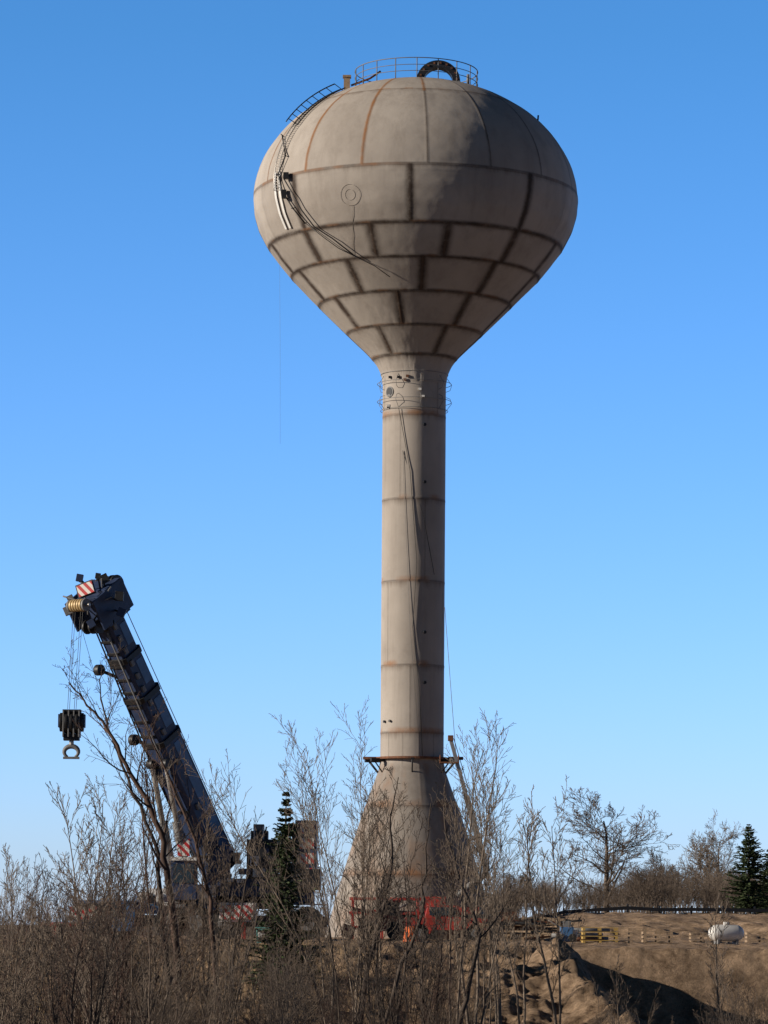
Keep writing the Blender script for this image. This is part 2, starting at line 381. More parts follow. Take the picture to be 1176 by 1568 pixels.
for k in range(N+1):
    a=math.pi*k/N
    for rr_,yy in ((ro,-.32),(ri,-.32),(ri,.32),(ro,.32)):
        pts.append(c+Vector((rr_*math.cos(a),yy,rr_*math.sin(a)*0.98+.12)))
for k in range(N):
    for j in range(4): fs.append((k*4+j,k*4+(j+1)%4,k*4+4+(j+1)%4,k*4+4+j))
fs+= [(0,1,2,3),(N*4,N*4+3,N*4+2,N*4+1)]
mb.poly(pts,fs,'black')
for k in range(1,N,3):
    a=math.pi*k/N; q=c+Vector((0.9*math.cos(a),-.34,0.9*math.sin(a)+.12)); mb.box(q,(0.09,0.05,0.09),'rust')
mb.box(c+Vector((-.87,0,-0.1)),(0.4,0.8,0.45),'grey'); mb.box(c+Vector((.87,0,-0.1)),(0.4,0.8,0.45),'grey')
mb.build('roof_arch_vent',tower)
mb=MB()
p=surf(170,-72); mb.box(p+Vector((-.1,0,.3)),(0.3,0.3,0.6),'timber'); mb.box(p+Vector((-.1,0,.62)),(0.4,0.4,0.1),'timber')
mb.tube([p+Vector((0.1,0,.2)),p+Vector((1.0,0,.55)),p+Vector((1.5,0.2,.95))],0.05,'rust',8)
mb.tube([surf(176,60),surf(176,60)+Vector((0,0,.5))],0.07,'grey'); q=surf(118,72); mb.tube([q,q+Vector((0.02,0,.25))],0.04,'black'); 
mb.build('roof_fittings',tower)
mb=MB()
def lad(a,h0,h1,m_,off,wd,rungs,thick):
    n_=26; L1=[];L2=[]
    for k in range(n_):
        h=h0+(h1-h0)*k/(n_-1); da=math.degrees(wd/2/rh(h)); L1.append(surf(h,a-da,off)); L2.append(surf(h,a+da,off))
    mb.tube(L1,thick,m_,6); mb.tube(L2,thick,m_,6)
    for k in range(rungs):
        u=k/(rungs-1)*(n_-1); i_=min(int(u),n_-2); t=u-i_
        mb.tube([L1[i_].lerp(L1[i_+1],t),L2[i_].lerp(L2[i_+1],t)],thick*.6,m_,5)
lad(-56,160,92,'black',0.12,0.45,22,0.03)
lad(-56,92,-10,'steel',0.15,0.36,26,0.022)
mb.build('access_ladder',tower)
mb=MB()
pts=[surf(160-k*2.6,-58,.4)+Vector((-.05,0,.15)) for k in range(27)]
mb.tube(pts,0.03,'black',6)
for k in range(0,27,3): mb.tube([surf(160-k*2.6,-58,0),pts[k]],0.02,'black',5)
pp=[(436,210),(441,240),(430,268),(436,292),(452,318),(470,340),(498,362),(520,378),(548,392),(575,405),(598,422)]
mb.tube([cast(x,y,.15) for x,y in pp[:6]],0.035,'black',6); mb.tube([cast(x,y,.12) for x,y in pp[5:]],0.02,'black',6)
for k in range(0,6): mb.tube([cast(*pp[k],0.0),cast(*pp[k],.25)],0.02,'black',5)
pp=[(440,275),(455,300),(466,320),(485,345),(512,362),(545,388)]
mb.tube([cast(x,y,.2) for x,y in pp],0.03,'black',6)
mb.box(cast(443,270,.2),(.25,.25,.3),'black'); mb.box(cast(440,297,.2),(.22,.22,.4),'black')
mb.build('hose_and_handrail',tower)
mb=MB()
for a0 in (-58.2,-55.4):
    V_=[];
    hh_=np.linspace(18,-66,16)
    for h in hh_:
        V_.append(surf(h,a0,.08)); V_.append(surf(h,a0+1.2,.08))
    mb.poly(V_,[(2*k,2*k+1,2*k+3,2*k+2) for k in range(15)],'white')
mb.build('white_ladder_shield',tower)
mb=MB()
mb.tube([cast(541,y_,.03) for y_ in (315,330,360,395)],0.007,'black',5)
mb.tube([cast(612,625,.1),cast(628,720,.04),cast(638,860,.04),cast(632,960,.05),cast(642,1060,.05),cast(646,1160,.1)],0.014,'black',6)
mb.tube([cast(617,690,.05),cast(648,790,.04),cast(664,880,.05)],0.010,'black',5)
mb.tube([cast(617,690,.04),cast(628,960,.06),cast(640,1120,.05)],0.008,'grey',5)
mb.tube([W(681,930,164.4),W(690,1050,164),W(700,1180,163.5)],0.013,'grey',5)
mb.tube([W(428,375,164),W(429,520,164),W(429,680,164)],0.005,'grey',4)
for y_ in (650,738,968,1045): 
    c0=cast(650,y_,0); c1=cast(650,y_,.08); mb.tube([c0,c1],0.075,'black',12)
c0=cast(597,600,-.1); mb.tube([c0,cast(597,600,.05)],0.20,'black',20); mb.tube([c0,cast(597,600,.03)],0.26,'grey',20)
for x_,y_ in ((590,1105),(598,1104)): mb.tube([cast(x_,y_,0),cast(x_,y_,.1)],0.06,'black',8)
mb.build('cables_and_ports',tower)
mb=MB()
for y_,r_ in ((575,1.6),(589,1.76),(616,1.76),(630,1.6)):
    mb.tube(ring_pts(r_,zy(y_)),0.014,'grey',5,caps=False)
for t in range(10,370,40):
    for y_,dz in ((577,13),(630,-12)):
        a_=ring_pts(1.5,zy(y_),2,t,t)[0]; b_=ring_pts(1.78,zy(y_+dz),2,t,t)[0]; c_=ring_pts(1.7,zy(y_+dz*1.6),2,t,t)[0]; e_=ring_pts(1.5,zy(y_+dz*1.8),2,t,t)[0]
        mb.tube([a_,b_,c_,e_],0.012,'grey',5)
for k in range(9):
    x_=random.uniform(592,680); y_=random.uniform(572,632); q=cast(x_,y_,.06); mb.box(q,(.13,.08,.11),random.choice(['white','black','rust']))
mb.build('rigging_rings',tower)
mb=MB()
zp=zy(1162)
def annulus(r0,r1,z0,z1,m_,n_=64):
    pts=[];fs=[]
    for k in range(n_):
        a=2*math.pi*k/n_
        for r_,z_ in ((r0,z0),(r1,z0),(r1,z1),(r0,z1)): pts.append((AX+r_*math.sin(a),TD-r_*math.cos(a),z_))
    for k in range(n_):
        for j in range(4): fs.append((k*4+j,k*4+(j+1)%4,((k+1)%n_)*4+(j+1)%4,((k+1)%n_)*4+j))
    mb.poly(pts,fs,m_)
annulus(1.53,1.78,zp-.05,zp+.05,'rust')
for t in (-90,-78,-60,60,78,90,150,210,0):
    a=math.radians(t); d=Vector((math.sin(a),-math.cos(a),0)); c=Vector((AX,TD,zp-.1))+d*(1.85 if t else 1.7)
    mb.box(c,(0.14,0.75 if t else .35,0.16),'black',Matrix.Rotation(a,3,'Z'))
    mb.tube([Vector((AX,TD,zp-.7))+d*1.58,Vector((AX,TD,zp-.12))+d*2.05],0.035,'black',6)
mb.box((AX-1.95,TD-.4,zp),(0.7,0.3,0.12),'rust'); mb.box((AX+2.05,TD-.4,zp+.02),(0.7,0.3,0.14),'rust')
mb.build('stem_platform',tower)
mb=MB(); n0=(cast(536,298,1)-cast(536,298,0)).normalized(); u=n0.orthogonal().normalized(); v=n0.cross(u); c=cast(536,298,.012)
for r_ in (.49,.25): mb.tube([c+(u*math.cos(t)+v*math.sin(t))*r_ for t in np.linspace(0,2*math.pi,33)],0.008,'tankpaint',5,caps=False)
mb.build('hatch_outline',tower)

# ------------------------------------------------------------------ CRANE
mb=MB(); CY=141.0
P0=W(338,1330,CY); P1=W(152,915,135.5)
d=(P1-P0).normalized(); L=(P1-P0).length
s=d.cross(Vector((0,0,1))).normalized()
if s.x<0: s=-s
nn=s.cross(d).normalized()
if nn.z>0: nn=-nn
def sec(wd,ht):
    a=wd/2; b_=ht/2; c_=min(a,b_)*0.35
    return [(-a,-b_+c_),(-a+c_,-b_),(a-c_,-b_),(a,-b_+c_),(a,b_-c_*.6),(a-c_*.6,b_),(-a+c_*.6,b_),(-a,b_-c_*.6)]
segs=[(0,0.50,1.12,1.35),(0.50,0.66,1.02,1.24),(0.66,0.80,.93,1.13),(0.80,0.93,.85,1.03)]
Rm=Matrix((s,nn,d)).transposed()
for t0,t1,wd,ht in segs:
    mb.prism(sec(wd,ht),P0+d*L*t0,P0+d*L*t1,s,nn,'navy')
    mb.prism(sec(wd+.10,ht+.10),P0+d*(L*t1-.2),P0+d*(L*t1+.02),s,nn,'black')
    c=P0+d*L*(t0+t1)/2+s*(wd/2+.006)-nn*0.15
    mb.box(c,(0.02,ht*.35,L*(t1-t0)-.7),'blue',Rm)
    for k in range(3):
        tt=t0+(t1-t0)*(k+.5)/3
        mb.box(P0+d*L*tt+nn*(ht/2+.03),(wd*.75,0.06,0.10),'black',Rm)
        mb.box(P0+d*L*tt+s*(wd/2+.05)+nn*.3,(0.1,0.16,0.25),'grey',Rm)
mb.tube([P0+d*0.5+s*.3+nn*.78,P0+d*L*.5+s*.3+nn*.74,P0+d*L*.9+s*.25+nn*.6],0.04,'grey',6)
mb.tube([P0+d*0.5-s*.45+nn*.72,P0+d*L*.5-s*.42+nn*.70,P0+d*L*.9-s*.36+nn*.56],0.035,'black',6)
mb.tube([P0+d*0.3-nn*.8+s*.3,P0+d*L*.95-nn*.75+s*.3],0.02,'steel',5)
H0=P0+d*L*.93
mb.box(H0+d*.55,(1.25,1.35,1.3),'navy',Rm,taper=.9)
for sx in (-.72,.72):
    mb.box(H0+d*.65+s*sx+nn*.15,(0.08,1.9,1.25),'navy',Rm)
mb.box(H0+d*1.25-nn*.2,(1.5,1.0,0.12),'navy',Rm)
Rz=Matrix.Rotation(math.radians(-20),3,'Z')
hp=W(131,902,133.9)
mb.box(hp,(0.66,0.05,0.44),'hazard',Rz@Matrix.Rotation(math.radians(-18),3,'Y'))
mb.box(hp+Vector((0,.08,0)),(0.75,0.06,0.55),'black',Rz@Matrix.Rotation(math.radians(-18),3,'Y'))
c=W(120,927,134.0)
for k in range(-3,4):
    q=c+s*k*.13; mb.tube([q-s*.045,q+s*.045],[.24,.24],'gold' if abs(k)<3 else 'grey',20)
mb.tube([c-s*.6,c+s*.6],.06,'steel',10)
c2=H0+d*1.0-nn*.75
for k in (-2,-1,1,2): mb.tube([c2+s*k*.2-s*.04,c2+s*k*.2+s*.04],.38,'black',20)
c3=H0+d*.1+nn*.9
for k in (-2,0,2): mb.tube([c3+s*k*.16-s*.04,c3+s*k*.16+s*.04],.28,'black',16)
for (x,y,sz) in ((104,935,.3),(183,913,.32),(186,938,.3),(160,886,.3),(122,885,.26),(108,917,.25),(140,955,.28),(150,882,.2)):
    q=W(x,y,134.8); mb.box(q,(sz,sz*.8,sz*1.1),random.choice(['black','grey','navy']),Matrix.Rotation(random.uniform(-.6,.6),3,'Y'))
    mb.tube([q,H0+d*.5],0.04,'black',5)
for k in range(10):
    a_=W(random.uniform(105,188),random.uniform(880,960),134.6); b_=a_+Vector((random.uniform(-.6,.6),0.2,random.uniform(-.5,.5)))
    mb.tube([a_,b_],0.035,random.choice(['black','grey']),5)
q=W(152,1026,137.2); mb.tube([q-s*.12,q+s*.12],.22,'black',16); mb.tube([q,P0+d*L*.68],0.07,'black',6)
q=W(205,1133,138.6); mb.tube([q-s*.12,q+s*.12],.22,'black',16); mb.tube([q,P0+d*L*.44],0.07,'black',6)
for sx in (-.38,.38):
    b0=P0+Vector((-1.3,-1.3,-1.6))+s*sx; e0=P0+d*L*.43+nn*.72+s*sx; mid=b0.lerp(e0,.6)
    mb.tube([b0,mid],.19,'grey',14); mb.tube([mid,e0],.11,'steel',12); mb.tube([e0-s*.15,e0+s*.15],.2,'black',12)
hb=W(110,1108,134.0); 
for dx in (-.17,-.1,.08,.15):
    mb.tube([c+s*dx*1.6+Vector((0,0,-.25)),hb+Vector((dx,0,.55))],0.013,'black',4)
mb.tube([W(120,945,134.6),W(150,1050,135.5),W(166,1110,136.5)],0.012,'black',4)
for k in range(-2,3):
    q=hb+Vector((k*.2,0,.05)); mb.tube([q+Vector((-.05,0,0)),q+Vector((.05,0,0))],.44 if abs(k)<2 else .36,'black',20)
for k in (-1.5,-.5,.5,1.5): mb.box(hb+Vector((k*.2,0,-.02)),(0.05,.7,1.0),'grey')
mb.box(hb+Vector((0,0,.45)),(0.7,.35,.16),'black'); mb.box(hb+Vector((0,0,-.52)),(0.6,.4,.25),'black')
mb.box(hb+Vector((-.45,0,.1)),(0.12,.4,.5),'navy'); mb.box(hb+Vector((.45,0,.1)),(0.12,.4,.5),'navy')
mb.tube([hb+Vector((0,0,-.6)),hb+Vector((0,0,-.85))],.09,'steel',10)
hk=hb+Vector((0,0,-1.08))
mb.tube([hk+Vector((.27*math.sin(t),0,.22*math.cos(t))) for t in np.linspace(-2.6,2.6,18)],[.05+.045*math.sin(math.pi*k/17) for k in range(18)],'grey',8)
mb.box(hk+Vector((0,0,-.22)),(0.62,.12,.09),'grey')
def pb(x0,y0,x1,y1,D,dep,m_,R=None):
    a_=W(x0,y0,D); b_=W(x1,y1,D); mb.box(((a_.x+b_.x)/2,D+dep/2,(a_.z+b_.z)/2),(abs(b_.x-a_.x),dep,abs(b_.z-a_.z)),m_,R)
pb(330,1345,480,1385,140,2.6,'navy'); pb(300,1372,420,1392,140,2.2,'black')
pb(452,1256,484,1352,139.6,2.9,'navy'); pb(447,1262,458,1370,139.5,2.8,'black'); pb(430,1330,490,1362,139.4,3.0,'black')
for y0_ in (1260,1283,1306,1329): pb(455,y0_,481,y0_+17,139.57,.02,'hazard')
pb(318,1300,352,1372,139.8,.25,'navy'); pb(318,1300,352,1372,141.4,.25,'navy')
pb(378,1285,424,1345,140.4,1.6,'black'); pb(384,1272,410,1292,140.6,1.0,'black'); pb(388,1262,404,1272,140.7,.5,'grey')
a_=W(398,1318,139.8); mb.tube([a_,a_+Vector((0,1.5,0))],.5,'black',20)
a_=W(436,1300,139.9); mb.tube([a_,a_+Vector((0,1.3,0))],.36,'grey',20)
for k in range(22):
    x=random.uniform(350,445); y=random.uniform(1300,1350); q=W(x,y,139.7); mb.box(q,(random.uniform(.1,.5),.3,random.uniform(.1,.4)),random.choice(['black','grey','navy','steel','white']))
for k in range(7):
    x=random.uniform(382,445); q=W(x,1300,140.6); mb.tube([q,q+Vector((random.uniform(-.2,.2),0,random.uniform(.3,.9)))],.035,random.choice(['grey','black','white']),5)
pb(262,1318,300,1378,138.2,1.1,'navy'); pb(265,1323,297,1352,138.15,.1,'glass'); pb(260,1312,302,1318,138.1,1.3,'white'); pb(272,1284,290,1311,138.6,.3,'hazard')
pb(112,1400,500,1420,139.2,2.7,'black'); pb(120,1384,215,1402,139.2,2.6,'blue')
pb(205,1372,330,1400,139.4,2.3,'blue'); pb(112,1378,206,1426,139.0,2.8,'blue'); pb(118,1383,150,1404,138.95,.1,'glass'); pb(156,1383,186,1404,138.95,.1,'glass')
pb(106,1388,148,1408,138.8,.08,'hazard'); pb(340,1386,388,1408,138.6,.1,'hazard'); pb(336,1382,392,1412,138.72,.5,'white')
pb(60,1412,120,1419,138.8,.3,'red'); pb(50,1445,110,1452,138.5,.6,'red'); pb(80,1412,86,1446,138.7,.25,'red'); pb(370,1412,376,1444,138.4,.25,'red'); pb(352,1442,392,1450,138.2,.7,'red')
pb(225,1360,262,1374,139.3,.8,'white'); pb(300,1355,330,1370,139.3,.8,'white')
for x in (150,188,262,300,345,430,470):
    q=W(x,1424,139.1); q.z=0.68
    mb.tube([q,q+Vector((0,.45,0))],.66,'tyre',24); mb.tube([q-Vector((0,.02,0)),q+Vector((0,.1,0))],.3,'grey',16)
    mb.box(q+Vector((0,.2,.74)),(1.5,.5,.05),'navy')
for k in range(12):
    x=random.uniform(215,330); q=W(x,random.uniform(1368,1385),139.2); mb.box(q,(random.uniform(.2,.6),.3,random.uniform(.1,.35)),random.choice(['black','grey','white','blue']))
mb.build('mobile_crane',bevel=0.015)

# ------------------------------------------------------------------ boom lift beside the tower base
mb=MB(); D=162.0
p=W(690,1132,D); q=W(746,1335,D); mid=p.lerp(q,.5)
dd=(q-p).normalized(); ss=Vector((0,1,0)); tt=dd.cross(ss)
def bm(p_,q_,wd,m_):
    mb.prism([(-wd/2,-wd/2),(wd/2,-wd/2),(wd/2,wd/2),(-wd/2,wd/2)],p_,q_,ss,tt,m_)
bm(p,mid,.17,'steel'); bm(mid-dd*.4,q,.28,'grey'); mb.tube([p+tt*.15,mid+tt*.2],.02,'black',5)
mb.box(p+Vector((0,0,.05)),(0.25,.4,.25),'rust')
mb.box(W(688,1168,D),(0.9,.7,.06),'rust')
for ex in (-.42,.42):
    for ey in (-.32,.32): 
        c=W(688,1168,D)+Vector((ex,ey,0)); mb.tube([c,c+Vector((0,0,.35))],.025,'rust',5)
mb.tube([q,W(700,1372,D)],.15,'grey',8)
mb.box((W(690,1385,D).x,D,1.15),(2.6,1.9,.7),'red'); mb.box((W(665,1370,D).x,D-.6,1.65),(1.0,.8,.6),'red')
for x in (655,722):
    for yy in (-1.1,.7):
        c=Vector((W(x,1400,D).x,D+yy,.48)); mb.tube([c,c+Vector((0,.38,0))],.48,'tyre',20); mb.tube([c-Vector((0,.02,0)),c],.22,'red',12)
mb.build('boom_lift',bevel=.012)

# ---- site clutter
def gb(mb,x,D,sx,sy,sz,m_,z0=None,rot=0):
    X_=W(x,1430,D).x; z=tz(X_,D) if z0 is None else z0
    mb.box((X_,D,z+sz/2),(sx,sy,sz),m_,Matrix.Rotation(rot,3,'Z'))
    return X_,z
mb=MB(); D=128; X_=W(630,1430,D).x; z=tz(X_,D)
mb.tube([(X_,D,z),(X_,D,z+.06),(X_,D,z+.1),(X_,D,z+.5),(X_,D,z+.56)],[.33,.33,.29,.24,.17],'orange',16); mb.tube([(X_,D,z+.56),(X_,D,z+.62)],.1,'red',10)
mb.build('orange_traffic_barrel')
mb=MB(); X_,z=gb(mb,402,126,.42,.4,.5,'teal'); mb.box((X_,126,z+.54),(.48,.46,.05),'teal'); mb.box((X_,125.78,z+.3),(.3,.03,.25),'white')
for e in (-.18,.18): mb.box((X_+e,126,z+.6),(.03,.4,.08),'black')
mb.build('teal_generator',bevel=.02)
mb=MB(); D=150
for x in (540,585,640): 
    X_=W(x,1400,D).x; mb.box((X_,D,.9),(.12,.12,1.8),'red'); mb.box((X_,D+1.2,.9),(.12,.12,1.8),'red')
xa=W(535,1400,D).x; xb=W(645,1400,D).x
for z_ in (.55,1.15,1.75): mb.box(((xa+xb)/2,D,z_),(xb-xa,.1,.12),'red'); mb.box(((xa+xb)/2,D+1.2,z_),(xb-xa,.1,.12),'red')
mb.box((xa*.6+xb*.4,D+.6,.95),(1.2,.9,.7),'red'); mb.box((xa*.2+xb*.8,D+.5,.8),(.8,.8,.9),'black'); mb.tube([(xa+.4,D-.1,.5),(xb-.5,D-.1,1.6)],.05,'steel',6)
mb.build('red_steel_winch_frame',bevel=.01)
mb=MB(); D=143; X_=W(585,1410,D).x; z=tz(X_,D)
mb.box((X_,D,z+.62),(1.9,1.2,.5),'red'); mb.box((X_+.25,D,z+1.15),(.9,1.05,.75),'black'); mb.box((X_+.25,D,z+1.56),(1.0,1.15,.08),'red')
for e in (-.55,.55):
    mb.box((X_-.2,D+e*1.25,z+1.05),(2.1,.12,.14),'red',Matrix.Rotation(math.radians(12),3,'Y'))
    for f_ in (-.6,.55): mb.tube([(X_+f_,D+e*1.1-.12,z+.38),(X_+f_,D+e*1.1+.12,z+.38)],.38,'tyre',18)
mb.box((X_-1.35,D,z+.35),(.5,1.4,.5),'red',Matrix.Rotation(.3,3,'Y'))
mb.build('red_skid_loader',bevel=.02)
mb=MB(); D=147; X_=W(685,1410,D).x; z=tz(X_,D)
mb.box((X_,D,z+.75),(3.6,1.6,.5),'red'); mb.box((X_-.2,D,z+1.25),(1.5,1.45,.55),'red',taper=.82); mb.box((X_-.2,D-.74,z+1.27),(1.1,.04,.34),'glass')
mb.box((X_+1.15,D,z+1.06),(1.3,1.4,.14),'black'); mb.box((X_-1.82,D,z+.6),(.1,1.5,.2),'grey'); mb.box((X_+1.82,D,z+.6),(.1,1.5,.2),'grey')
for f_ in (-1.15,1.15):
    for e in (-.8,.62): mb.tube([(X_+f_,D+e,z+.38),(X_+f_,D+e+.22,z+.38)],.38,'tyre',20)
    mb.tube([(X_+f_,D-.82,z+.38),(X_+f_,D-.8,z+.38)],.18,'grey',12)
mb.build('red_pickup_truck',bevel=.05)
mb=MB(); D=140
for k in range(34):
    X_=W(random.uniform(770,860),1430,D).x; zz=random.uniform(.15,.95)
    mb.box((X_,D+random.uniform(-.7,.7),zz),(random.uniform(1.0,2.4),.14,.07),random.choice(['timber','timber','rust','black']),Matrix.Rotation(random.uniform(-.25,.25),3,'Z')@Matrix.Rotation(random.uniform(-.12,.12),3,'Y'))
for x in (775,800,830,855):
    mb.box((W(x,1430,D).x,D-.5,.5),(.1,.1,1.05),'timber')
mb.build('lumber_pile')
mb=MB(); X_,z=gb(mb,868,134,.5,.6,.55,'blue'); mb.box((X_+.3,134,z+.3),(.2,.4,.3),'white'); mb.box((X_,133.9,z+.67),(.3,.3,.2),'grey'); mb.tube([(X_-.3,133.6,z+.15),(X_-.3,133.75,z+.15)],.15,'tyre',14); mb.tube([(X_+.2,133.6,z+.15),(X_+.2,133.75,z+.15)],.15,'tyre',14); mb.tube([(X_-.2,134,z+.5),(X_-.7,134,z+.8)],.03,'steel',6)
mb.build('blue_air_compressor',bevel=.02)
def pallet(x,D,wd,m_,layers):
    mb=MB(); X_=W(x,1430,D).x; z=tz(X_,D)
    for L_ in range(layers):
        zz=z+L_*.15
        for e in (-.45,0,.45): mb.box((X_+e*wd,D,zz+.045),(.09,.9,.08),m_)
        for k in range(6): mb.box((X_+random.uniform(-.03,.03),D-.4+k*.16,zz+.105),(wd,.1,.025),m_)
    return mb.build('timber_pallet_stack')
pallet(918,128,1.3,'yellow',4); pallet(1006,130,1.1,'timber',3); pallet(1075,146,1.0,'timber',3); pallet(965,134,1.2,'timber',4); pallet(1165,140,1.2,'timber',3)
# steel pipes lying by the pallets
mb=MB()
for k in range(7):
    X_=W(890+random.uniform(-12,12),1430,138).x; z=tz(X_,138)+.1+.16*(k//3)
    mb.tube([(X_-.9,138+.17*(k%3),z),(X_+.9,138.1+.17*(k%3),z)],.08,random.choice(['grey','steel','rust']),10)
mb.build('steel_pipe_stack')
mb=MB()
for x,D in ((738,136),(748,137),(722,150)):
    X_=W(x,1430,D).x; z=tz(X_,D); mb.box((X_,D,z+.35),(.16,.16,.75),'timber')
mb.build('timber_posts')
mb=MB(); D=129; c=W(1112,1436,D); z=tz(c.x,D); c.z=max(z+.42,c.z); R0=.30
pr=[(-.66,.02),(-.64,.12),(-.58,.21),(-.47,.28),(-.38,.3),(.38,.3),(.47,.28),(.58,.21),(.64,.12),(.66,.02)]
Rt=Matrix.Rotation(math.radians(12),3,'Z')
mb.tube([c+Rt@Vector((x_,0,0)) for x_,_ in pr],[r_ for _,r_ in pr],'white',24)
for e in (-.35,.35): mb.box(c+Rt@Vector((e,0,-.32)),(.08,.5,.16),'grey',Rt)
mb.tube([c+Vector((0,0,.28)),c+Vector((0,0,.4))],.1,'white',12)
mb.build('propane_tank')
mb=MB(); D=152; X_=W(768,1400,D).x
mb.box((X_,D,.55),(1.6,1.6,.5),'black'); mb.box((X_+.2,D,1.0),(.9,1.2,.5),'rust')
for e in (-.5,.5): mb.tube([(X_+e,D-.95,.32),(X_+e,D-.7,.32)],.32,'tyre',18)
mb.build('tracked_loader',bevel=.02)
xs=np.linspace(5.5,60,60)
V=[];Q=[]
for k,x in enumerate(xs):
    yy=165+ (x-5)*.12
    for o in (0,6.5): V.append((x,yy+o,tz(x,yy+o)+.03))
for k in range(len(xs)-1): Q.append((2*k,2*k+2,2*k+3,2*k+1))
M['asphalt']=mat('asphalt',(0.06,0.058,0.056),0.9,scale=8)
mesh_from_quads('road',V,Q,[M['asphalt']])
mb=MB()
pts=[]
for k,x in enumerate(np.linspace(5.5,40,24)):
    yy=164.6+(x-5)*.12; z=tz(x,yy); mb.box((x,yy,z+.15),(.08,.1,.5),'black'); pts.append(Vector((x,yy-.1,z+.22)))
for a_,b_ in zip(pts[:-1],pts[1:]):
    mb.poly([a_+Vector((0,0,-.08)),b_+Vector((0,0,-.08)),b_+Vector((0,0,.08)),a_+Vector((0,0,.08))],[(0,1,2,3)],'black')
mb.build('guard_rail')

# ------------------------------------------------------------------ vegetation
class TB:
    def __init__(s,rng): s.V=[]; s.F=[]; s.r=rng
    def tube(s,pts,rads,n):
        o=len(s.V); 
        for i,p in enumerate(pts):
            t=(pts[min(i+1,len(pts)-1)]-pts[max(i-1,0)])
            if i==0:
                u=t.orthogonal().normalized()
            u=(u-t*(u.dot(t)/max(t.length_squared,1e-9)))
            u=u.normalized() if u.length>1e-6 else t.orthogonal().normalized()
            v=t.normalized().cross(u); r=rads[i]
            for k in range(n):
                a=6.28318*k/n; c_=math.cos(a)*r; s_=math.sin(a)*r
                s.V.append((p.x+u.x*c_+v.x*s_,p.y+u.y*c_+v.y*s_,p.z+u.z*c_+v.z*s_))
        for i in range(len(pts)-1):
            for k in range(n):
                k2=(k+1)%n; s.F.append((o+i*n+k,o+i*n+k2,o+(i+1)*n+k2,o+(i+1)*n+k))
    def children(s,pts,rads,lvl,Pm,L):
        r_=s.r
        if lvl>=Pm['max']: return
        nc=Pm['n'][lvl]; nc=int(nc*r_.uniform(.75,1.25)+.5); N=len(pts)-1
        for c in range(nc):
            t=Pm['start'][lvl]+(1-Pm['start'][lvl])*((c+r_.random())/nc)
            u=t*N; i=min(int(u),N-1); p=pts[i].lerp(pts[i+1],u-i); d=(pts[i+1]-pts[i]).normalized()
            ax=d.orthogonal().normalized(); ax=Quaternion(d,r_.uniform(0,6.283))@ax
            nd=Quaternion(ax,math.radians(Pm['ang'][lvl]*r_.uniform(.7,1.3)))@d
            rr=rads[i]*(1-(u-i))+rads[i+1]*(u-i)
            s.grow(p,nd,L*Pm['len'][lvl]*(1-Pm.get('tap',.55)*t)*r_.uniform(.7,1.25),max(rr*Pm.get('rr',.55),Pm['rmin']),lvl+1,Pm)
    def grow(s,p,d,L,r,lvl,Pm):
        r_=s.r; q=min(lvl,len(Pm['seg'])-1); n=max(3,min(24,int(L/Pm['seg'][q]))); st=L/n; pts=[p]; rads=[r]
        wob=Pm['wob'][q]; up=Pm['up'][q]
        for i in range(n):
            d=Vector((d.x+r_.gauss(0,wob),d.y+r_.gauss(0,wob),d.z+r_.gauss(0,wob)+up)).normalized()
            p=p+d*st; pts.append(p); rads.append(max(r*(1-.8*(i+1)/n),Pm['rmin']*.8))
        s.tube(pts,rads,6 if lvl==0 else (4 if lvl==1 else 3))
        s.children(pts,rads,lvl,Pm,L)
    def arr(s): return np.array(s.V,dtype=np.float32),np.array(s.F,dtype=np.int32)
SAP=dict(max=3,n=[14,7,3],start=[.35,.15,.2],ang=[26,30,32],len=[.34,.46,.5],seg=[.35,.3,.25],wob=[.05,.09,.12],up=[.04,.08,.06],rmin=.007,rr=.5)
SHR=dict(max=3,n=[9,5,3],start=[.3,.2,.2],ang=[26,32,36],len=[.45,.45,.45],seg=[.4,.3,.25],wob=[.08,.11,.14],up=[.04,.06,.04],rmin=.0055,rr=.55)
RND=dict(max=4,n=[18,9,6,3],start=[.15,.2,.2,.2],ang=[50,40,38,36],len=[.66,.55,.55,.6],seg=[.5,.4,.35,.3],wob=[.06,.1,.13,.15],up=[.02,.05,.04,.03],rmin=.013,rr=.5,tap=.45)
def clump(seed,nst,H_,r0,Pm,spread):
    rng=random.Random(seed); T=TB(rng)
    for k in range(nst):
        a=rng.uniform(0,6.283); b0=Vector((math.cos(a)*.25*rng.random()*spread*3,math.sin(a)*.25*rng.random()*spread*3,-.2))
        tilt=spread*rng.uniform(.15,1); d=Vector((math.cos(a)*tilt,math.sin(a)*tilt,1)).normalized()
        T.grow(b0,d,H_*rng.uniform(.62,1.0),r0*rng.uniform(.6,1),0,Pm)
    V,F_=T.arr(); k=H_/ (V[:,2].max()); V=V*k
    return V,F_
def put(acc,tmpl,x,y,z,s_,rot,mi):
    V,F_=tmpl; c,sn=math.cos(rot),math.sin(rot)
    W_=np.empty_like(V); W_[:,0]=(V[:,0]*c-V[:,1]*sn)*s_+x; W_[:,1]=(V[:,0]*sn+V[:,1]*c)*s_+y; W_[:,2]=V[:,2]*s_+z
    acc['V'].append(W_); acc['F'].append(F_+acc['o']); acc['o']+=len(V); acc['M'].append(np.full(len(F_),mi,dtype=np.int32))
def acc0(): return dict(V=[],F=[],M=[],o=0)
def fin(acc,name,mats): return mesh_from_quads(name,np.concatenate(acc['V']),np.concatenate(acc['F']),mats,np.concatenate(acc['M']),smooth=True)
shr=[clump(100+k,6,5.0,.035,SHR,.28) for k in range(8)]
BM=[M['bark_pale'],M['bark_mid'],M['bark_dark'],M['bark_red']]
rng=random.Random(5)
acc=acc0()
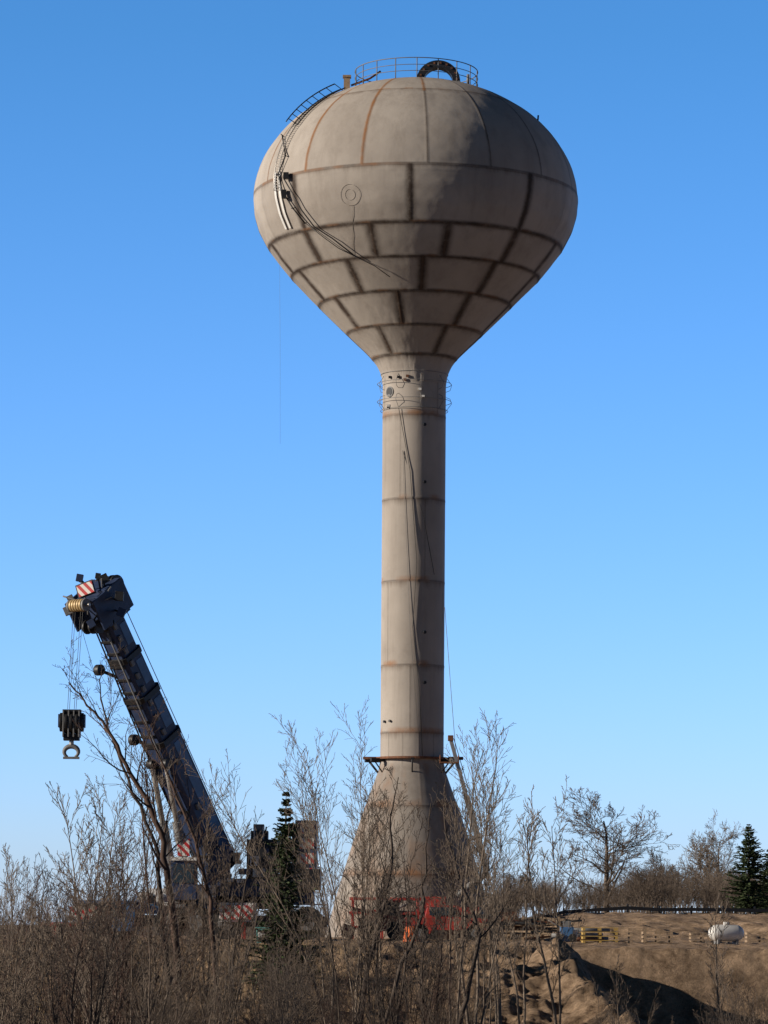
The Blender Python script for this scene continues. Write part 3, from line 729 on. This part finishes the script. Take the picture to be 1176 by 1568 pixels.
def topenv(x): return float(np.interp(x,[-60,0,60,120,180,240,300,360,420,480,540,600,700,760],[1300,1305,1290,1270,1260,1315,1310,1340,1370,1390,1400,1420,1430,1450]))
def plantpx(acc,x,D,ytop,mi,tm=None,slim=1):
    p=W(x,1420,D); z=tz(p.x,D); zt=W(x,ytop,D).z; s_=max(zt-z,.6)/5.0
    put(acc,tm or rng.choice(shr),p.x,D,z,s_,rng.uniform(0,6.28),mi)
for k in range(30):
    x=rng.uniform(-60,450); D=rng.uniform(66,112); plantpx(acc,x,D,topenv(x)+abs(rng.gauss(0,40)),rng.choice([0,1,1,1,2,3]))
for k in range(30):
    x=rng.uniform(-60,520); D=rng.uniform(70,100); plantpx(acc,x,D,rng.uniform(1430,1520),rng.choice([1,2,2,3,1]))
for k in range(17):
    x=rng.uniform(480,800); D=rng.uniform(80,108); plantpx(acc,x,D,rng.uniform(1400,1510),rng.choice([1,1,2,2,3]))
for x in (1130,1160,1115,1190,960,940,1090): plantpx(acc,x,rng.uniform(84,90),rng.uniform(1450,1510),rng.choice([1,2]))
fin(acc,'bare_shrub_thicket',BM)
def tree_px(name,x,D,ytop,nst,r0,Pm,spread,mi,seed,lean=0):
    p=W(x,1420,D); z=tz(p.x,D); zt=W(x,ytop,D).z; H_=zt-z
    V,F_=clump(seed,nst,H_,r0,Pm,spread); V=V.copy(); V[:,0]+=lean*V[:,2]
    V+=np.array([p.x,D,z],dtype=np.float32)
    return mesh_from_quads(name,V,F_,[BM[mi]],smooth=True)
BT='bare_sapling_tree'
for x,D,yt,ns,r0,sp_,mi,sd in ((545,92,1060,4,.055,.08,0,1),(505,95,1100,3,.05,.12,0,2),(525,86,1170,2,.05,.14,1,15),(640,90,1200,3,.05,.14,2,4),
    (725,92,1085,4,.055,.10,0,5),(765,98,1105,3,.05,.11,0,6),(690,88,1170,2,.05,.10,1,7),(800,95,1200,2,.04,.1,0,8),(857,96,1185,2,.05,.05,0,9),(745,94,1200,2,.05,.12,1,26),(665,84,1320,3,.05,.2,2,10),(585,86,1300,3,.05,.18,2,29),
    (185,98,1125,4,.06,.18,0,11),(130,92,1180,3,.05,.2,0,12),(230,96,1135,3,.06,.16,3,13),(310,100,1185,3,.05,.16,1,14),
    (1108,90,1370,1,.05,.05,0,16),(955,90,1460,1,.03,.05,1,17),(590,100,1160,2,.05,.1,0,18),(30,85,1290,4,.05,.2,0,19),(350,105,1260,3,.05,.18,2,20)):
    tree_px(BT,x,D,yt,ns,r0,SAP,sp_,mi,sd)
def path_tree(name,pix,D,r0,mi,seed,Pm):
    rg=random.Random(seed); T=TB(rg); pts=[W(x,y,D) for x,y in pix]
    fine=[]
    for a_,b_ in zip(pts[:-1],pts[1:]):
        for k in range(4): fine.append(a_.lerp(b_,k/4)+Vector((rg.gauss(0,.025),rg.gauss(0,.03),rg.gauss(0,.02))))
    fine.append(pts[-1]); rads=[max(r0*(1-.88*k/(len(fine)-1)),.012) for k in range(len(fine))]
    T.tube(fine,rads,7); T.children(fine,rads,0,Pm,(pts[-1]-pts[0]).length)
    V,F_=T.arr(); return mesh_from_quads(name,V,F_,[BM[mi]],smooth=True)
LT=dict(SAP); LT['n']=[14,6,3]; LT['len']=[.22,.45,.45]; LT['ang']=[40,40,40]; LT['start']=[.3,.2,.2]; LT['wob']=[.05,.14,.16]; LT['rmin']=.007
LT2=dict(LT); LT2['n']=[10,5,3]
path_tree('leaning_bare_tree',[(285,1640),(272,1500),(262,1380),(250,1290),(225,1225),(192,1170),(165,1115),(135,1080),(105,1045)],94,.12,3,31,LT)
path_tree('leaning_bare_tree',[(262,1640),(258,1500),(245,1370),(238,1290),(205,1215),(170,1130),(157,1080),(152,1040)],96,.085,2,32,LT)
path_tree('leaning_bare_tree',[(345,1620),(330,1480),(322,1380),(300,1290),(262,1200),(232,1130),(215,1095)],98,.085,3,33,LT)
path_tree('leaning_bare_tree',[(540,1640),(560,1500),(585,1400),(600,1320),(598,1250),(610,1190)],90,.08,2,34,LT2)
path_tree('leaning_bare_tree',[(690,1640),(715,1530),(735,1430),(700,1330),(680,1260),(684,1190)],90,.075,2,35,LT2)
path_tree('leaning_bare_tree',[(560,1640),(610,1500),(645,1400),(652,1320),(660,1230)],88,.07,2,36,LT2)
def round_tree(x,D,ytop,seed,wscale,mi,yb=None):
    p=W(x,1400,D); z=tz(p.x,D); H_=W(x,ytop,D).z-z; rg=random.Random(seed); T=TB(rg)
    T.grow(Vector((0,0,-.2)),Vector((0,0,1)),H_*.8,H_*.022,0,RND)
    V,F_=T.arr(); V=V*(H_/V[:,2].max()); V[:,0]*=wscale; V[:,1]*=wscale; V+=np.array([p.x,D,z],dtype=np.float32)
    return mesh_from_quads('bare_deciduous_tree',V,F_,[BM[mi]],smooth=True)
round_tree(928,230,1205,41,1.35,1); round_tree(1098,250,1238,42,.9,0); round_tree(1075,240,1290,43,1,0); round_tree(1030,300,1300,44,1,1); round_tree(790,240,1330,45,1,1)
RNDs=dict(SHR); RNDs['rmin']=.012
far=[clump(200+k,8,5.0,.05,RNDs,.5) for k in range(5)]
acc=acc0()
for k in range(150):
    x=rng.uniform(740,1230); D=rng.uniform(185,260); yt=float(np.interp(x,[740,780,900,1000,1100,1200],[1370,1342,1345,1318,1325,1330]))+rng.uniform(-6,22)
    plantpx(acc,x,D,yt,rng.choice([0,1,1,1]),rng.choice(far))
for k in range(60):
    x=rng.uniform(-60,740); D=rng.uniform(260,420); plantpx(acc,x,D,rng.uniform(1385,1408),rng.choice([0,1]),rng.choice(far))
fin(acc,'distant_brush',BM)
def spruce(x,D,ytop,ybase_px,wpx,seed):
    rg=random.Random(seed); p=W(x,1420,D); z=tz(p.x,D); H_=W(x,ytop,D).z-z; Rm_=wpx/2/(F/D)
    T=TB(rg); T.tube([Vector((0,0,-.2)),Vector((0,0,H_*.5)),Vector((0,0,H_))],[H_*.022,H_*.014,.008],6)
    nw=int(H_/.11)
    N=[];NF=[]
    for wv in range(nw):
        t=(wv+rg.random())/nw; zz=H_*(.06+.94*t); rr=Rm_*((1-t)**.8)*rg.uniform(.6,1.2)+.03
        for k in range(11):
            a=rg.uniform(0,6.283); L_=rr*rg.uniform(.5,1.15); d=Vector((math.cos(a),math.sin(a),rg.uniform(-.3,.2)+.5*t)).normalized()
            e=Vector((0,0,zz))+d*L_; T.tube([Vector((0,0,zz)),e],[.012,.005],3)
            nn_=max(4,int(L_/.045))
            for j in range(nn_):
                u=.15+.85*j/nn_; c=Vector((0,0,zz)).lerp(e,u)
                for sgn in (-1,1):
                    side=d.cross(Vector((0,0,1))).normalized()*sgn
                    dv=(d*.7+side*.8+Vector((0,0,rg.uniform(-.5,.25)))).normalized(); ln=rg.uniform(.09,.2)*(1.1-.5*u)*min(1,.5+L_)
                    wv_=dv.cross(Vector((rg.gauss(0,1),rg.gauss(0,1),rg.gauss(0,1)))).normalized()*rg.uniform(.02,.04)
                    o=len(N); q=c+dv*ln; N+= [c-wv_*.6,c+wv_*.6,q+wv_,q-wv_*.5]; NF.append((o,o+1,o+2,o+3))
    Vt,Ft=T.arr(); Nn=np.array([tuple(v) for v in N],dtype=np.float32); NF=np.array(NF,dtype=np.int32)+len(Vt)
    V=np.concatenate([Vt,Nn])+np.array([p.x,D,z],dtype=np.float32)
    return mesh_from_quads('spruce_tree',V,np.concatenate([Ft,NF]),[M['bark_dark'],M['needles']],np.concatenate([np.zeros(len(Ft)),np.ones(len(NF))]))
spruce(436,112,1212,0,130,51); spruce(1147,175,1262,0,95,52); spruce(1178,185,1300,0,80,53)
N_=16000
gxs=rs.uniform(-16,-0.5,N_)+rs.uniform(0,1,N_)*rs.choice([0,1],N_,p=[.8,.2])*6; gys=rs.uniform(88,121,N_)
gzs=terrain(gxs,gys); hh=rs.uniform(.08,.32,N_)*(np.where(gxs>0,.55,1)); lean=rs.normal(0,.22,(N_,2)); a=rs.uniform(0,6.28,N_); ww=rs.uniform(.006,.016,N_)
V=np.empty((N_,4,3),dtype=np.float32)
V[:,0]=np.stack([gxs-np.cos(a)*ww,gys-np.sin(a)*ww,gzs-.03],-1); V[:,1]=np.stack([gxs+np.cos(a)*ww,gys+np.sin(a)*ww,gzs-.03],-1)
tx=gxs+lean[:,0]*hh; ty=gys+lean[:,1]*hh
V[:,2]=np.stack([tx+np.cos(a)*.003,ty+np.sin(a)*.003,gzs+hh],-1); V[:,3]=np.stack([tx-np.cos(a)*.003,ty-np.sin(a)*.003,gzs+hh],-1)
mesh_from_quads('dry_grass',V.reshape(-1,3),np.arange(N_*4).reshape(-1,4),[M['grass']])
print('verts',sum(len(o.data.vertices) for o in bpy.data.objects if o.type=='MESH'))
